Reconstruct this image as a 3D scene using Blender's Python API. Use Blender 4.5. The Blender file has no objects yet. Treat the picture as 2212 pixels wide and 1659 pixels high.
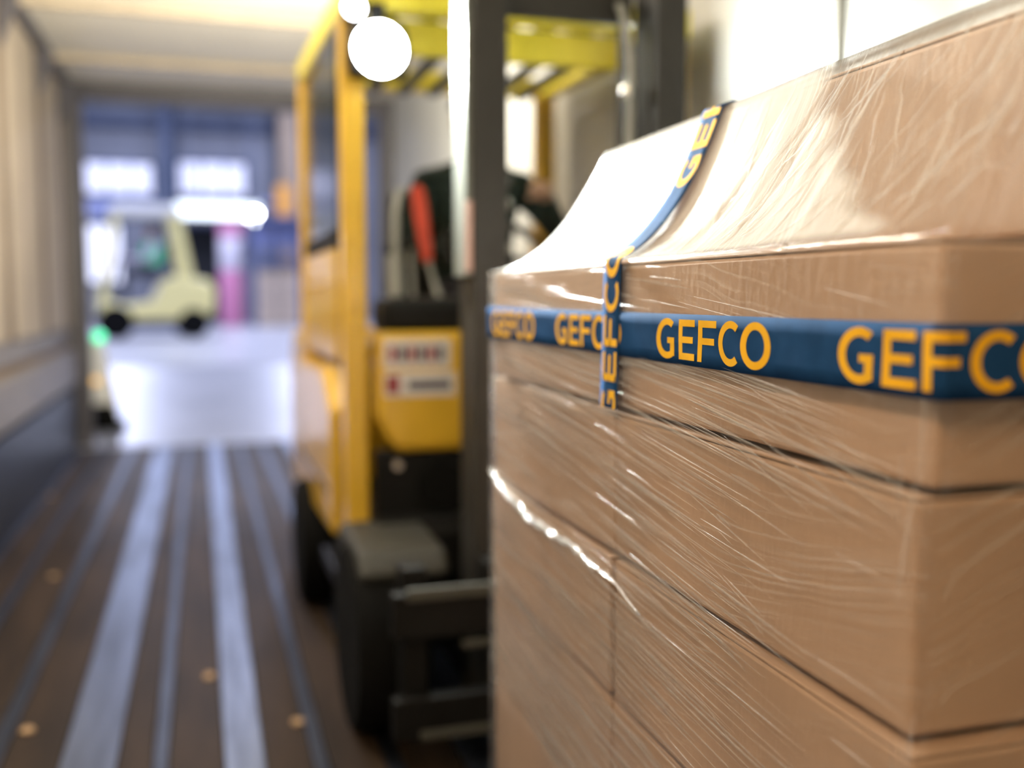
import bpy, bmesh, math, random
import numpy as np
from mathutils import Vector, Matrix, noise as mnoise

random.seed(7); rng = np.random.default_rng(7)
scn = bpy.context.scene
COL = scn.collection
PI = math.pi

# ------------------------------------------------------------------ camera
H = 1.15
YAW, PITCH = 0.30185, 0.08745
fwd = Vector((math.sin(YAW)*math.cos(PITCH), math.cos(YAW)*math.cos(PITCH), -math.sin(PITCH)))
rgt = fwd.cross(Vector((0, 0, 1))).normalized(); upv = rgt.cross(fwd)
cd = bpy.data.cameras.new('camera'); cam = bpy.data.objects.new('camera', cd); COL.objects.link(cam)
cam.matrix_world = Matrix(((rgt.x, upv.x, -fwd.x, 0), (rgt.y, upv.y, -fwd.y, 0), (rgt.z, upv.z, -fwd.z, H), (0, 0, 0, 1)))
cd.sensor_width = 36; cd.lens = 35.0; cd.clip_start = .02; cd.clip_end = 200
cd.dof.use_dof = True; cd.dof.focus_distance = 1.06; cd.dof.aperture_fstop = 1.5
scn.camera = cam
cy_ = scn.cycles; cy_.max_bounces = 5; cy_.diffuse_bounces = 2; cy_.glossy_bounces = 2

# ------------------------------------------------------------------ world, colour, large lights
w = bpy.data.worlds.new('world'); scn.world = w; w.use_nodes = True
w.node_tree.nodes['Background'].inputs[0].default_value = (.45, .55, 1, 1)
w.node_tree.nodes['Background'].inputs[1].default_value = .05
vs = scn.view_settings
vs.view_transform = 'Standard'; vs.look = 'None'; vs.exposure = 0.3; vs.gamma = 1; vs.use_curve_mapping = False

def area(name, loc, tgt, sx, sy, power, col, spread=180):
    l = bpy.data.lights.new(name, 'AREA'); l.shape = 'RECTANGLE'; l.size = sx; l.size_y = sy
    l.energy = power; l.color = col; l.spread = math.radians(spread)
    o = bpy.data.objects.new(name, l); COL.objects.link(o); o.location = loc
    z_ = (Vector(loc)-Vector(tgt)).normalized(); x_ = Vector((0, 1, 0)).cross(z_).normalized(); y_ = z_.cross(x_)   # long side along the trailer
    o.rotation_euler = Matrix((x_, y_, z_)).transposed().to_euler()
    return o
HALL_LAMPS = [(-2.0, 13.0), (2.5, 13.0), (-2.0, 18.5), (2.5, 18.5), (-2.0, 24.0), (2.5, 24.0)]
for hx, hy in HALL_LAMPS:                       # tubes of the warehouse hall
    area('hall_tube_light', (hx, hy, 6.85), (hx, hy, 0), .5, 2.4, 290, (.66, .72, 1.0))
TRAILER_FILL_LAMPS = [(-.80, -.6), (-.80, 3.3)]  # strip lamps out of view, put in as warm fill on the load
area('trailer_fill_light', (-.80, -.6, 2.658), (.3, -.6, 1.3), .10, 1.1, 33, (1, .66, .34))
area('trailer_fill_light', (-.80, 3.3, 2.658), (.3, 3.3, 1.3), .10, 1.1, 39, (1, .89, .75))  # added where the film creases mirror it as glints

# ------------------------------------------------------------------ materials
def mat(name, col, rough=.5, metal=0, var=.0, scale=8, bump=0, bscale=60, emit=0, ecol=None, stretch=None, spec=.5, col2=None, detail=4, coat=0):
    m = bpy.data.materials.new(name); m.use_nodes = True
    nt = m.node_tree; b = nt.nodes['Principled BSDF']
    b.inputs['Roughness'].default_value = rough; b.inputs['Metallic'].default_value = metal
    b.inputs['Specular IOR Level'].default_value = spec; b.inputs['Coat Weight'].default_value = coat
    tc = nt.nodes.new('ShaderNodeTexCoord'); mp = nt.nodes.new('ShaderNodeMapping')
    nt.links.new(tc.outputs['Object'], mp.inputs[0])
    if stretch: mp.inputs['Scale'].default_value = stretch
    nz = nt.nodes.new('ShaderNodeTexNoise'); nz.inputs['Scale'].default_value = scale; nz.inputs['Detail'].default_value = detail
    nt.links.new(mp.outputs[0], nz.inputs['Vector'])
    rp = nt.nodes.new('ShaderNodeValToRGB')
    c = Vector(col)
    lo = tuple(c*(1-var)) if col2 is None else tuple(col2)
    hi = tuple(min(1, v*(1+var)) for v in col)
    rp.color_ramp.elements[0].color = (*lo, 1); rp.color_ramp.elements[1].color = (*hi, 1)
    rp.color_ramp.elements[0].position = .35; rp.color_ramp.elements[1].position = .65
    nt.links.new(nz.outputs[0], rp.inputs[0]); nt.links.new(rp.outputs[0], b.inputs['Base Color'])
    if bump:
        n2 = nt.nodes.new('ShaderNodeTexNoise'); n2.inputs['Scale'].default_value = bscale
        nt.links.new(mp.outputs[0], n2.inputs['Vector'])
        bp = nt.nodes.new('ShaderNodeBump'); bp.inputs['Strength'].default_value = bump; bp.inputs['Distance'].default_value = .004
        nt.links.new(n2.outputs[0], bp.inputs['Height']); nt.links.new(bp.outputs[0], b.inputs['Normal'])
    if emit:
        b.inputs['Emission Color'].default_value = (*(ecol or col), 1); b.inputs['Emission Strength'].default_value = emit
    return m

MT = {}
def defm(k, *a, **kw): MT[k] = mat(k, *a, **kw)
defm('cardboard', (.46, .305, .21), .75, var=.10, scale=5, bump=.15, bscale=90, stretch=(1, 1, .35), spec=.25)
defm('carton_tape', (.40, .23, .12), .3, var=.05)
defm('tape_blue', (.013, .055, .155), .85, var=.12, scale=25, bump=.06, bscale=40, spec=.03)
defm('tape_yellow', (.80, .43, .022), .85, var=.06, scale=30, spec=.04)
defm('pallet_wood', (.42, .28, .15), .8, var=.2, scale=6, stretch=(1, 6, 6), bump=.3)
defm('plywood', (.036, .023, .0145), .62, var=.35, scale=3, stretch=(3, .5, 1), bump=.25, bscale=25, spec=.2)
defm('floor_steel', (.21, .24, .31), .44, 1.0, var=.25, scale=4, stretch=(6, .6, 1), bump=.12, bscale=40)  # blue light reflected from the hall is put into the strip colours
defm('floor_steel_wide', (.13, .15, .20), .44, 1.0, var=.35, scale=2, stretch=(6, .6, 1), bump=.12, bscale=40)  # darker tone for the widest strips
defm('floor_steel_thin', (.07, .08, .11), .5, 1.0, var=.25, scale=4, stretch=(6, .6, 1))
defm('wall_cream', (.37, .305, .235), .55, var=.06, scale=3)
defm('wall_brown', (.23, .155, .09), .6, var=.12, scale=3)
defm('post_brown', (.11, .075, .045), .6, var=.12)
defm('rail_grey', (.23, .205, .19), .45, .2, var=.1)
defm('kick_dark', (.024, .026, .036), .4, .3, var=.2)
defm('ceiling_white', (.74, .68, .56), .5, var=.05, scale=1.5)
defm('bow_tan', (.42, .34, .24), .5, var=.08)
defm('frame_dark', (.085, .078, .085), .5, .2, var=.1)
defm('panel_white', (.56, .56, .53), .4, var=.03, scale=2)
defm('seam_grey', (.16, .16, .15), .5, var=.1)
defm('truck_yellow', (.72, .43, .03), .36, var=.05, coat=.35)
defm('truck_lemon', (.84, .72, .05), .36, var=.05, coat=.35)
defm('truck_black', (.006, .006, .006), .5, var=.2, spec=.2)
defm('mast_black', (.020, .0195, .018), .5, 0, var=.15, scale=12)
defm('truck_grey', (.05, .05, .042), .6, var=.12)
defm('fender_grey', (.032, .032, .027), .6, var=.12)
defm('rubber', (.005, .005, .005), .85, var=.2, spec=.12)
defm('steel', (.55, .56, .55), .25, 1.0, var=.1)
defm('chrome', (.85, .87, .86), .12, 1.0, var=.03)
defm('mast_silver', (.16, .17, .155), .38, .1, var=.04)
defm('sticker_white', (.74, .70, .68), .5, var=.03)
defm('sticker_pink', (.74, .50, .46), .5, var=.05)
defm('mark_red', (.30, .05, .06), .5, var=.1)
defm('mark_dark', (.08, .08, .12), .5, var=.1)
defm('tinted', (.02, .028, .026), .15, var=.1)
defm('belt_red', (.70, .075, .035), .55, var=.08)
defm('seat_dark', (.045, .045, .045), .7, var=.15)
defm('hose_grey', (.30, .30, .27), .5, var=.1)
defm('jacket_green', (.018, .036, .032), .8, var=.2)
defm('trousers', (.03, .03, .045), .85, var=.2)
defm('skin', (.62, .40, .28), .5, var=.05)
defm('hair', (.035, .022, .015), .7, var=.2)
defm('eye', (.03, .02, .02), .2)
defm('lip', (.40, .17, .14), .5)
defm('shirt_pale', (.62, .60, .72), .8, var=.1)
defm('vest_green', (.12, .62, .33), .7, var=.1)
defm('shoe', (.02, .02, .02), .6)
defm('hall_floor', (.40, .40, .43), .33, var=.12, scale=.7, spec=.5)
defm('ramp_steel', (.33, .33, .36), .36, .25, var=.14, scale=1.2, bump=.1, bscale=30)
defm('hall_wall', (.20, .21, .25), .7, var=.18, scale=.5)
defm('hall_steel', (.05, .07, .13), .6, var=.1)
defm('hall_ceiling', (.25, .26, .3), .8)
defm('tan_column', (.28, .21, .15), .7, var=.1)
defm('sign_orange', (.75, .34, .05), .5)
defm('pillar_pink', (.66, .24, .42), .6, var=.06)
defm('pillar_white', (.72, .68, .76), .6, var=.04)
defm('rack_blue', (.08, .11, .27), .5, var=.1)
defm('rack_deck', (.30, .34, .60), .5, var=.1)
defm('hall_carton', (.50, .40, .32), .8, var=.08)
defm('far_cream', (.88, .78, .34), .4, var=.04, coat=.3)
defm('far_white', (.80, .79, .74), .4, var=.04)
defm('far_dark', (.06, .07, .12), .5, var=.1)
defm('doorway_black', (.008, .009, .012), .9)
defm('chip_wood', (.50, .33, .19), .8, var=.2)
defm('green_lens', (.03, .6, .25), .3, emit=2.2, ecol=(.05, .8, .35))
defm('amber_lens', (.8, .45, .12), .3, emit=1.0, ecol=(1, .6, .2))
defm('lamp_lens', (1, 1, 1), .3, emit=95, ecol=(.96, 1, .93))
defm('marker_lens', (1, 1, 1), .3, emit=14, ecol=(.93, .95, 1))
defm('tube_lens', (1, 1, 1), .3, emit=9, ecol=(.75, .82, 1))
defm('warm_lens', (1, 1, 1), .3, emit=6, ecol=(1, .8, .55))
defm('window_lit', (.8, .8, .9), .3, emit=.42, ecol=(.74, .77, 1))
defm('window_bright', (.8, .8, .9), .3, emit=.85, ecol=(.86, .88, 1))
defm('lightbox', (.9, .95, .95), .3, emit=1.5, ecol=(.86, .97, 1))
defm('flood_lens', (1, 1, 1), .3, emit=60, ecol=(.95, .97, 1))

for k in ('lamp_lens', 'marker_lens', 'tube_lens', 'warm_lens', 'green_lens', 'amber_lens', 'flood_lens'): MT[k].cycles.emission_sampling = 'NONE'
# stretch film: mostly clear, glossy, milky where streaks of stretched layers lie
def film_material(name, haze, streak, gloss, rough, bumpy, layer=0):
    m = bpy.data.materials.new(name); m.use_nodes = True; nt = m.node_tree; nt.nodes.clear()
    N = nt.nodes.new; Lk = nt.links.new
    out = N('ShaderNodeOutputMaterial'); uv = N('ShaderNodeUVMap'); uv.uv_map = 'film'
    mp = N('ShaderNodeMapping'); mp.inputs['Scale'].default_value = (3.0, 260, 1); Lk(uv.outputs[0], mp.inputs[0])
    warp = N('ShaderNodeTexNoise'); warp.inputs['Scale'].default_value = 5; Lk(uv.outputs[0], warp.inputs['Vector'])
    add = N('ShaderNodeVectorMath'); add.operation = 'MULTIPLY_ADD'; add.inputs[1].default_value = (.6, 9, 0)
    Lk(warp.outputs['Color'], add.inputs[0]); Lk(mp.outputs[0], add.inputs[2])
    n1 = N('ShaderNodeTexNoise'); n1.inputs['Scale'].default_value = 1; n1.inputs['Detail'].default_value = 1.5; Lk(add.outputs[0], n1.inputs['Vector'])
    n2 = N('ShaderNodeTexNoise'); n2.inputs['Scale'].default_value = 6; n2.inputs['Detail'].default_value = 2; Lk(uv.outputs[0], n2.inputs['Vector'])
    r1 = N('ShaderNodeMapRange'); r1.inputs[1].default_value = .52; r1.inputs[2].default_value = .74; r1.inputs[3].default_value = 0; r1.inputs[4].default_value = 1; Lk(n1.outputs[0], r1.inputs[0])
    r2 = N('ShaderNodeMapRange'); r2.inputs[1].default_value = .36; r2.inputs[2].default_value = .62; Lk(n2.outputs[0], r2.inputs[0])
    mu = N('ShaderNodeMath'); mu.operation = 'MULTIPLY'; Lk(r1.outputs[0], mu.inputs[0]); Lk(r2.outputs[0], mu.inputs[1])
    mz = N('ShaderNodeMath'); mz.operation = 'MULTIPLY_ADD'; mz.inputs[1].default_value = streak; mz.inputs[2].default_value = haze; Lk(mu.outputs[0], mz.inputs[0])
    if layer:                                           # doubled film is milkier, raised further for lamp glare on the slope
        at = N('ShaderNodeAttribute'); at.attribute_name = 'layers'
        la = N('ShaderNodeMath'); la.operation = 'MULTIPLY'; la.inputs[1].default_value = layer; Lk(at.outputs['Fac'], la.inputs[0])
        am = N('ShaderNodeMath'); am.operation = 'MULTIPLY_ADD'; am.inputs[1].default_value = 1.0; Lk(mz.outputs[0], am.inputs[0]); Lk(la.outputs[0], am.inputs[2])
        cl = N('ShaderNodeMath'); cl.operation = 'MINIMUM'; cl.inputs[1].default_value = .9; Lk(am.outputs[0], cl.inputs[0]); mz = cl
    bp = N('ShaderNodeBump'); bp.inputs['Strength'].default_value = bumpy; bp.inputs['Distance'].default_value = .0006; Lk(n1.outputs[0], bp.inputs['Height'])
    tr = N('ShaderNodeBsdfTransparent'); tr.inputs[0].default_value = (.985, .985, .985, 1)
    gl = N('ShaderNodeBsdfGlossy'); gl.inputs['Roughness'].default_value = rough; Lk(bp.outputs[0], gl.inputs['Normal'])
    di = N('ShaderNodeBsdfDiffuse'); di.inputs[0].default_value = (.85, .84, .82, 1); Lk(bp.outputs[0], di.inputs['Normal'])
    tl = N('ShaderNodeBsdfTranslucent'); tl.inputs[0].default_value = (.85, .84, .82, 1)
    md = N('ShaderNodeMixShader'); md.inputs[0].default_value = .45; Lk(di.outputs[0], md.inputs[1]); Lk(tl.outputs[0], md.inputs[2])
    m1 = N('ShaderNodeMixShader'); Lk(mz.outputs[0], m1.inputs[0]); Lk(tr.outputs[0], m1.inputs[1]); Lk(md.outputs[0], m1.inputs[2])
    ge = N('ShaderNodeNewGeometry'); dt = N('ShaderNodeVectorMath'); dt.operation = 'DOT_PRODUCT'; Lk(ge.outputs['Incoming'], dt.inputs[0]); Lk(ge.outputs['Normal'], dt.inputs[1])
    ab = N('ShaderNodeMath'); ab.operation = 'ABSOLUTE'; Lk(dt.outputs['Value'], ab.inputs[0])
    om = N('ShaderNodeMath'); om.operation = 'SUBTRACT'; om.inputs[0].default_value = 1; Lk(ab.outputs[0], om.inputs[1])
    lw = N('ShaderNodeMath'); lw.operation = 'POWER'; lw.inputs[1].default_value = 5; Lk(om.outputs[0], lw.inputs[0])   # the same mirror strength from both faces
    fm = N('ShaderNodeMath'); fm.operation = 'MULTIPLY_ADD'; fm.use_clamp = True; fm.inputs[1].default_value = gloss; fm.inputs[2].default_value = .045; Lk(lw.outputs[0], fm.inputs[0])
    m2 = N('ShaderNodeMixShader'); Lk(fm.outputs[0], m2.inputs[0]); Lk(m1.outputs[0], m2.inputs[1]); Lk(gl.outputs[0], m2.inputs[2])
    Lk(m2.outputs[0], out.inputs[0]); return m
MT['film'] = film_material('film', .02, .34, 1.0, .15, .6, .72)
MT['crease'] = film_material('crease', .22, .2, 1.0, .2, .2)
MT['film_fold'] = film_material('film_fold', .30, .25, 1.3, .10, .7)

# ------------------------------------------------------------------ builders
def wloc(o):
    v = Vector((0, 0, 0))
    while o is not None:
        v += o.location; o = o.parent
    return v
class MB:
    def __init__(s): s.v = []; s.f = []
    def box(s, x0, x1, y0, y1, z0, z1):
        n = len(s.v)
        s.v += [(x, y, z) for z in (z0, z1) for y in (y0, y1) for x in (x0, x1)]
        s.f += [tuple(n+i for i in q) for q in ((0, 2, 3, 1), (4, 5, 7, 6), (0, 1, 5, 4), (2, 6, 7, 3), (0, 4, 6, 2), (1, 3, 7, 5))]
        return s
    def hexa(s, pts):                                  # 8 corners: bottom 4 then top 4, both counter-clockwise
        n = len(s.v); s.v += [tuple(p) for p in pts]
        s.f += [tuple(n+i for i in q) for q in ((0, 3, 2, 1), (4, 5, 6, 7), (0, 1, 5, 4), (1, 2, 6, 5), (2, 3, 7, 6), (3, 0, 4, 7))]
        return s
    def bar(s, a, b, wx, wy=None):                     # square bar from a to b
        a, b = Vector(a), Vector(b); d = (b-a).normalized(); wy = wy or wx
        ref = Vector((0, 1, 0)) if abs(d.y) < .9 else Vector((1, 0, 0))
        u = d.cross(ref).normalized(); v = u.cross(d)
        c = [(-1, -1), (1, -1), (1, 1), (-1, 1)]
        return s.hexa([a+u*i*wx/2+v*j*wy/2 for i, j in c]+[b+u*i*wx/2+v*j*wy/2 for i, j in c])
    def tube(s, pts, r, n=10, cap=True):
        pts = [Vector(p) for p in pts]; base = len(s.v); rr = r if isinstance(r, (list, tuple)) else [r]*len(pts)
        prev = None
        for i, p in enumerate(pts):
            d = (pts[min(i+1, len(pts)-1)]-pts[max(i-1, 0)]).normalized()
            if prev is None: prev = d.orthogonal().normalized()
            u = (prev-d*prev.dot(d)).normalized(); prev = u; v = d.cross(u)
            for k in range(n):
                a = 2*PI*k/n; s.v.append(tuple(p+(u*math.cos(a)+v*math.sin(a))*rr[i]))
        for i in range(len(pts)-1):
            for k in range(n):
                s.f.append((base+i*n+k, base+i*n+(k+1) % n, base+(i+1)*n+(k+1) % n, base+(i+1)*n+k))
        if cap:
            s.f.append(tuple(base+k for k in reversed(range(n)))); s.f.append(tuple(base+(len(pts)-1)*n+k for k in range(n)))
        return s
    def lathe(s, prof, c, axis='z', n=28):             # prof: list of (radius, height)
        base = len(s.v)
        for r, h in prof:
            for k in range(n):
                a = 2*PI*k/n; p = (r*math.cos(a), r*math.sin(a), h)
                if axis == 'x': p = (p[2], p[0], p[1])
                if axis == 'y': p = (p[1], p[2], p[0])
                s.v.append((c[0]+p[0], c[1]+p[1], c[2]+p[2]))
        for i in range(len(prof)-1):
            for k in range(n):
                s.f.append((base+i*n+k, base+i*n+(k+1) % n, base+(i+1)*n+(k+1) % n, base+(i+1)*n+k))
        if prof[0][0] > 1e-6: s.f.append(tuple(base+k for k in reversed(range(n))))
        if prof[-1][0] > 1e-6: s.f.append(tuple(base+(len(prof)-1)*n+k for k in range(n)))
        return s
    def prism(s, poly, axis, a, b):                    # poly in the two other axes
        n = len(poly); base = len(s.v)
        for t in (a, b):
            for p in poly:
                s.v.append({'x': (t, p[0], p[1]), 'y': (p[0], t, p[1]), 'z': (p[0], p[1], t)}[axis])
        s.f.append(tuple(base+i for i in reversed(range(n)))); s.f.append(tuple(base+n+i for i in range(n)))
        for i in range(n): s.f.append((base+i, base+(i+1) % n, base+n+(i+1) % n, base+n+i))
        return s
    def build(s, name, m, parent=None, bevel=0, smooth=False, local=False):
        me = bpy.data.meshes.new(name); off = Vector((0, 0, 0)) if (parent is None or local) else wloc(parent)
        me.from_pydata([tuple(Vector(v)-off) for v in s.v], [], s.f); me.validate()
        bm = bmesh.new(); bm.from_mesh(me); bmesh.ops.recalc_face_normals(bm, faces=bm.faces); bm.to_mesh(me); bm.free()
        me.materials.append(MT[m])
        if smooth:
            for p in me.polygons: p.use_smooth = True
        o = bpy.data.objects.new(name, me); COL.objects.link(o)
        if parent is not None: o.parent = parent
        if bevel:
            bv = o.modifiers.new('bevel', 'BEVEL'); bv.width = bevel; bv.segments = 2; bv.limit_method = 'ANGLE'; bv.angle_limit = math.radians(40)
        if smooth and not bevel:
            try: me.set_sharp_from_angle(angle=math.radians(45))
            except Exception: pass
        return o
def bx(name, m, parent, *a, bevel=.004, local=False): return MB().box(*a).build(name, m, parent, bevel, local=local)
def tag(o, label, cat, group=None):
    o['label'] = label; o['category'] = cat
    if group: o['group'] = group
    return o
def thing(name, label, cat, loc=(0, 0, 0), group=None):
    o = bpy.data.objects.new(name, None); COL.objects.link(o); o.location = loc; o.empty_display_size = .1
    return tag(o, label, cat, group)
def struct(o, label=None, cat=None):
    o['kind'] = 'structure'
    if label: o['label'] = label
    if cat: o['category'] = cat
    return o
def copy_tree(o, parent=None):
    c = o.copy(); COL.objects.link(c); c.parent = parent
    for ch in o.children: copy_tree(ch, c)
    return c

# ------------------------------------------------------------------ the trailer (floor, walls, ceiling)
XL, XR, YF, YE, ZC = -.93, 1.53, -2.6, 8.2, 2.75
fl = struct(bx('floor', 'plywood', None, XL-.05, XR+.05, YF, YE, -.10, -.014, bevel=0), 'dark plywood trailer floor with inlaid metal strips running lengthwise', 'floor')
strips = [(-.895, .03), (-.725, .035), (-.525, .042), (-.295, .132), (-.125, .036), (.075, .095), (.255, .036), (.43, .042), (.66, .13), (.86, .036), (1.06, .095), (1.28, .036), (1.46, .042)]
for x, wd in strips:
    bx('metal_strip', 'floor_steel_wide' if wd > .12 else 'floor_steel' if wd > .09 else 'floor_steel_thin', fl, x-wd/2, x+wd/2, YF, YE-.12, -.016, .0035, bevel=.002)
edges = [XL]+sum([[x-wd/2-.003, x+wd/2+.003] for x, wd in strips], [])+[XR]
for i in range(0, len(edges), 2):
    if edges[i+1]-edges[i] > .02:
        for y0, y1 in ((YF, 1.15), (1.154, 4.8), (4.804, YE-.12)):
            bx('floor_board', 'plywood', fl, edges[i], edges[i+1], y0, y1, -.016, 0, bevel=.0015)
bx('threshold_plate', 'ramp_steel', fl, XL, XR, YE-.115, YE, -.016, .004, bevel=.003)

wl = struct(bx('wall_left', 'wall_brown', None, XL-.07, XL-.035, YF, YE, -.05, ZC, bevel=0), 'cream panelled left side wall of the trailer with recessed brown channels', 'wall')
pan = [(YF, -.9), (-.6, .7), (1.0, 1.95), (2.2, 3.2), (3.5, 4.4), (4.65, 5.52), (5.76, 6.76), (7.04, 7.78), (7.98, 8.2)]
for y0, y1 in pan: bx('wall_panel', 'wall_cream', wl, XL-.04, XL, y0, y1, .92, ZC-.08, bevel=.008)
for y0, y1 in zip([p[1] for p in pan[:-1]], [p[0] for p in pan[1:]]): bx('wall_post', 'post_brown', wl, XL-.036, XL-.004, y0+.012, y1-.012, .92, ZC-.08, bevel=.004)
bx('bottom_sill', 'rail_grey', wl, XL-.04, XL-.012, YF, YE, .80, .915, bevel=.004)
bx('side_rail', 'rail_grey', wl, XL-.04, XL+.03, YF, YE, .50, .755, bevel=.02)
bx('kick_plate', 'kick_dark', wl, XL-.04, XL+.012, YF, YE, 0.001, .47, bevel=.006)
bx('top_rail', 'frame_dark', wl, XL-.04, XL+.045, YF, YE, ZC-.075, ZC-.001, bevel=.006)
for y in (-.75, .85, 2.07, 3.35, 4.52, 5.64, 6.9, 7.9):
    MB().prism([(XL-.03, ZC-.34), (XL+.012, ZC-.34), (XL+.10, ZC-.08), (XL-.03, ZC-.08)], 'y', y-.035, y+.035).build('corner_bracket', 'frame_dark', wl, .004)

wr = struct(bx('wall_right', 'seam_grey', None, XR+.022, XR+.06, YF, YE, -.05, ZC, bevel=0), 'white panelled right side wall of the trailer', 'wall')
for y0, y1 in ((YF, -.3), (-.29, 1.0), (1.01, 2.150), (2.195, 2.258), (2.275, 2.402), (2.409, 3.6), (3.61, 4.9), (4.91, 6.3), (6.31, YE)):
    bx('wall_panel', 'panel_white', wr, XR, XR+.03, y0, y1, 0.01, ZC-.01, bevel=.003)
wf = struct(bx('wall_front', 'wall_cream', None, XL-.07, XR+.06, YF-.06, YF-.001, -.05, ZC, bevel=0), 'closed front bulkhead of the trailer', 'wall')
ce = struct(bx('ceiling', 'wall_brown', None, XL-.07, XR+.06, YF, YE, ZC+.012, ZC+.05, bevel=0), 'pale trailer roof with cross bows', 'ceiling')
bows = [-1.8, -.5, .8, 2.1, 3.4, 4.7, 6.02, 7.34]
for i in range(len(bows)+1):
    y0 = YF if i == 0 else bows[i-1]+.002; y1 = YE if i == len(bows) else bows[i]-.002
    bx('roof_panel', 'ceiling_white', ce, XL-.03, XR+.02, y0, y1, ZC-.001, ZC+.013, bevel=.003)
for y in bows: bx('roof_bow', 'bow_tan', ce, XL+.02, XR-.02, y-.03, y+.03, ZC-.045, ZC, bevel=.006)
df = struct(thing('trim_1', 'dark steel rear door frame of the trailer', 'door frame', (.3, YE, 0)))
bx('frame_post', 'frame_dark', df, XL-.07, XL+.11, YE, YE+.14, -.05, ZC+.05, bevel=.01)
bx('frame_post', 'frame_dark', df, XR-.11, XR+.06, YE, YE+.14, -.05, ZC+.05, bevel=.01)
bx('frame_header', 'frame_dark', df, XL+.11, XR-.11, YE, YE+.14, ZC-.13, ZC+.05, bevel=.01)
for (lx, ly), lab in zip(TRAILER_FILL_LAMPS, ('unseen warm fill lamp on the trailer roof nearer the front bulkhead', 'unseen added fill lamp on the trailer roof opposite the pallet load')):
    t = thing('ceiling_fill_lamp', lab, 'lamp', (lx, ly, ZC), 'unseen fill lamps under the trailer roof')
    bx('housing', 'sticker_white', t, lx-.07, lx+.07, ly-.58, ly+.58, ZC-.05, ZC-.002, bevel=.008)
    bx('diffuser', 'warm_lens', t, lx-.055, lx+.055, ly-.56, ly+.56, ZC-.068, ZC-.051, bevel=.006)

# ------------------------------------------------------------------ loading dock and hall
ZH, Y0H = .45, 10.7
ramp = struct(MB().hexa([(-1.05, YE+.16, -.12), (1.65, YE+.16, -.12), (1.65, Y0H, ZH-.12), (-1.05, Y0H, ZH-.12), (-1.05, YE+.01, .0), (1.65, YE+.01, .0), (1.65, Y0H, ZH), (-1.05, Y0H, ZH)]).build('floor_ramp', 'ramp_steel', None, .004), 'pale steel dock leveller plate sloping up into the hall', 'ramp')
hf = struct(MB().box(-9, 11, Y0H+.004, 29, ZH-.2, ZH).build('floor_hall', 'hall_floor'), 'glossy pale concrete floor of the loading hall', 'floor')
for x0, x1 in ((-9, -1.06), (1.66, 11)):
    struct(MB().box(x0, x1, 8.55, Y0H+.002, ZH-.6, ZH).build('floor_dock', 'hall_floor'), 'concrete dock edge beside the leveller plate', 'floor')
struct(MB().box(-9, -1.02, 8.36, 8.54, -.6, 7.2).build('wall_dock', 'hall_wall'), 'dock wall left of the trailer door', 'wall')
struct(MB().box(1.62, 11, 8.36, 8.54, -.6, 7.2).build('wall_dock', 'hall_wall'), 'dock wall right of the trailer door', 'wall')
struct(MB().box(-1.02, 1.62, 8.36, 8.54, 2.95, 7.2).build('wall_dock', 'hall_wall'), 'dock wall above the trailer door', 'wall')
wb = struct(MB().box(-9, 11, 28.2, 28.5, 0, 7.2).build('wall_back', 'hall_wall'), 'blue grey rear wall of the loading hall', 'wall')
struct(MB().box(-9.2, -9, 8.4, 28.4, 0, 7.2).build('wall_hall', 'hall_wall'), 'left side wall of the loading hall', 'wall')
struct(MB().box(11, 11.2, 8.4, 28.4, 0, 7.2).build('wall_hall', 'hall_wall'), 'right side wall of the loading hall', 'wall')
struct(MB().box(-9.2, 11.2, 8.4, 28.5, 7.2, 7.3).build('ceiling_hall', 'hall_ceiling'), 'grey ceiling of the loading hall', 'ceiling')
bx('door_beam', 'hall_steel', wb, -4.6, 5, 27.95, 28.2, 5.55, 5.85, bevel=.02)
bx('wall_rail', 'rack_deck', wb, -2.9, -.95, 28.05, 28.2, 3.24, 3.62, bevel=.02)
bx('wall_rail', 'rack_deck', wb, 1.6, 4.2, 28.05, 28.2, 3.62, 3.75, bevel=.02)

def window(n, x0, x1, z0, z1, m, label, mull):
    t = struct(thing('window_%d' % n, label, 'window', ((x0+x1)/2, 28.15, z0)))
    k = (x1-x0)/mull
    for i in range(mull): bx('pane', m, t, x0+i*k+.03, x0+(i+1)*k-.03, 28.10, 28.14, z0+.03, z1-.03, bevel=.004)
    bx('window_frame', 'hall_steel', t, x0-.07, x1+.07, 28.145, 28.19, z0-.07, z1+.07, bevel=.01)
    for i in range(1, mull): bx('mullion', 'rack_deck', t, x0+i*k-.03, x0+i*k+.03, 28.07, 28.145, z0, z1, bevel=.004)
window(1, -2.78, -1.12, 3.80, 4.62, 'window_lit', 'lit pale window strip left of the dark steel column', 3)
window(2, -.50, 1.25, 3.85, 4.72, 'window_lit', 'lit pale window strip right of the dark steel column', 3)
window(3, -3.1, -1.95, 1.5, 3.02, 'window_bright', 'bright lit opening low on the rear wall behind the cream forklift', 2)

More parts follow.
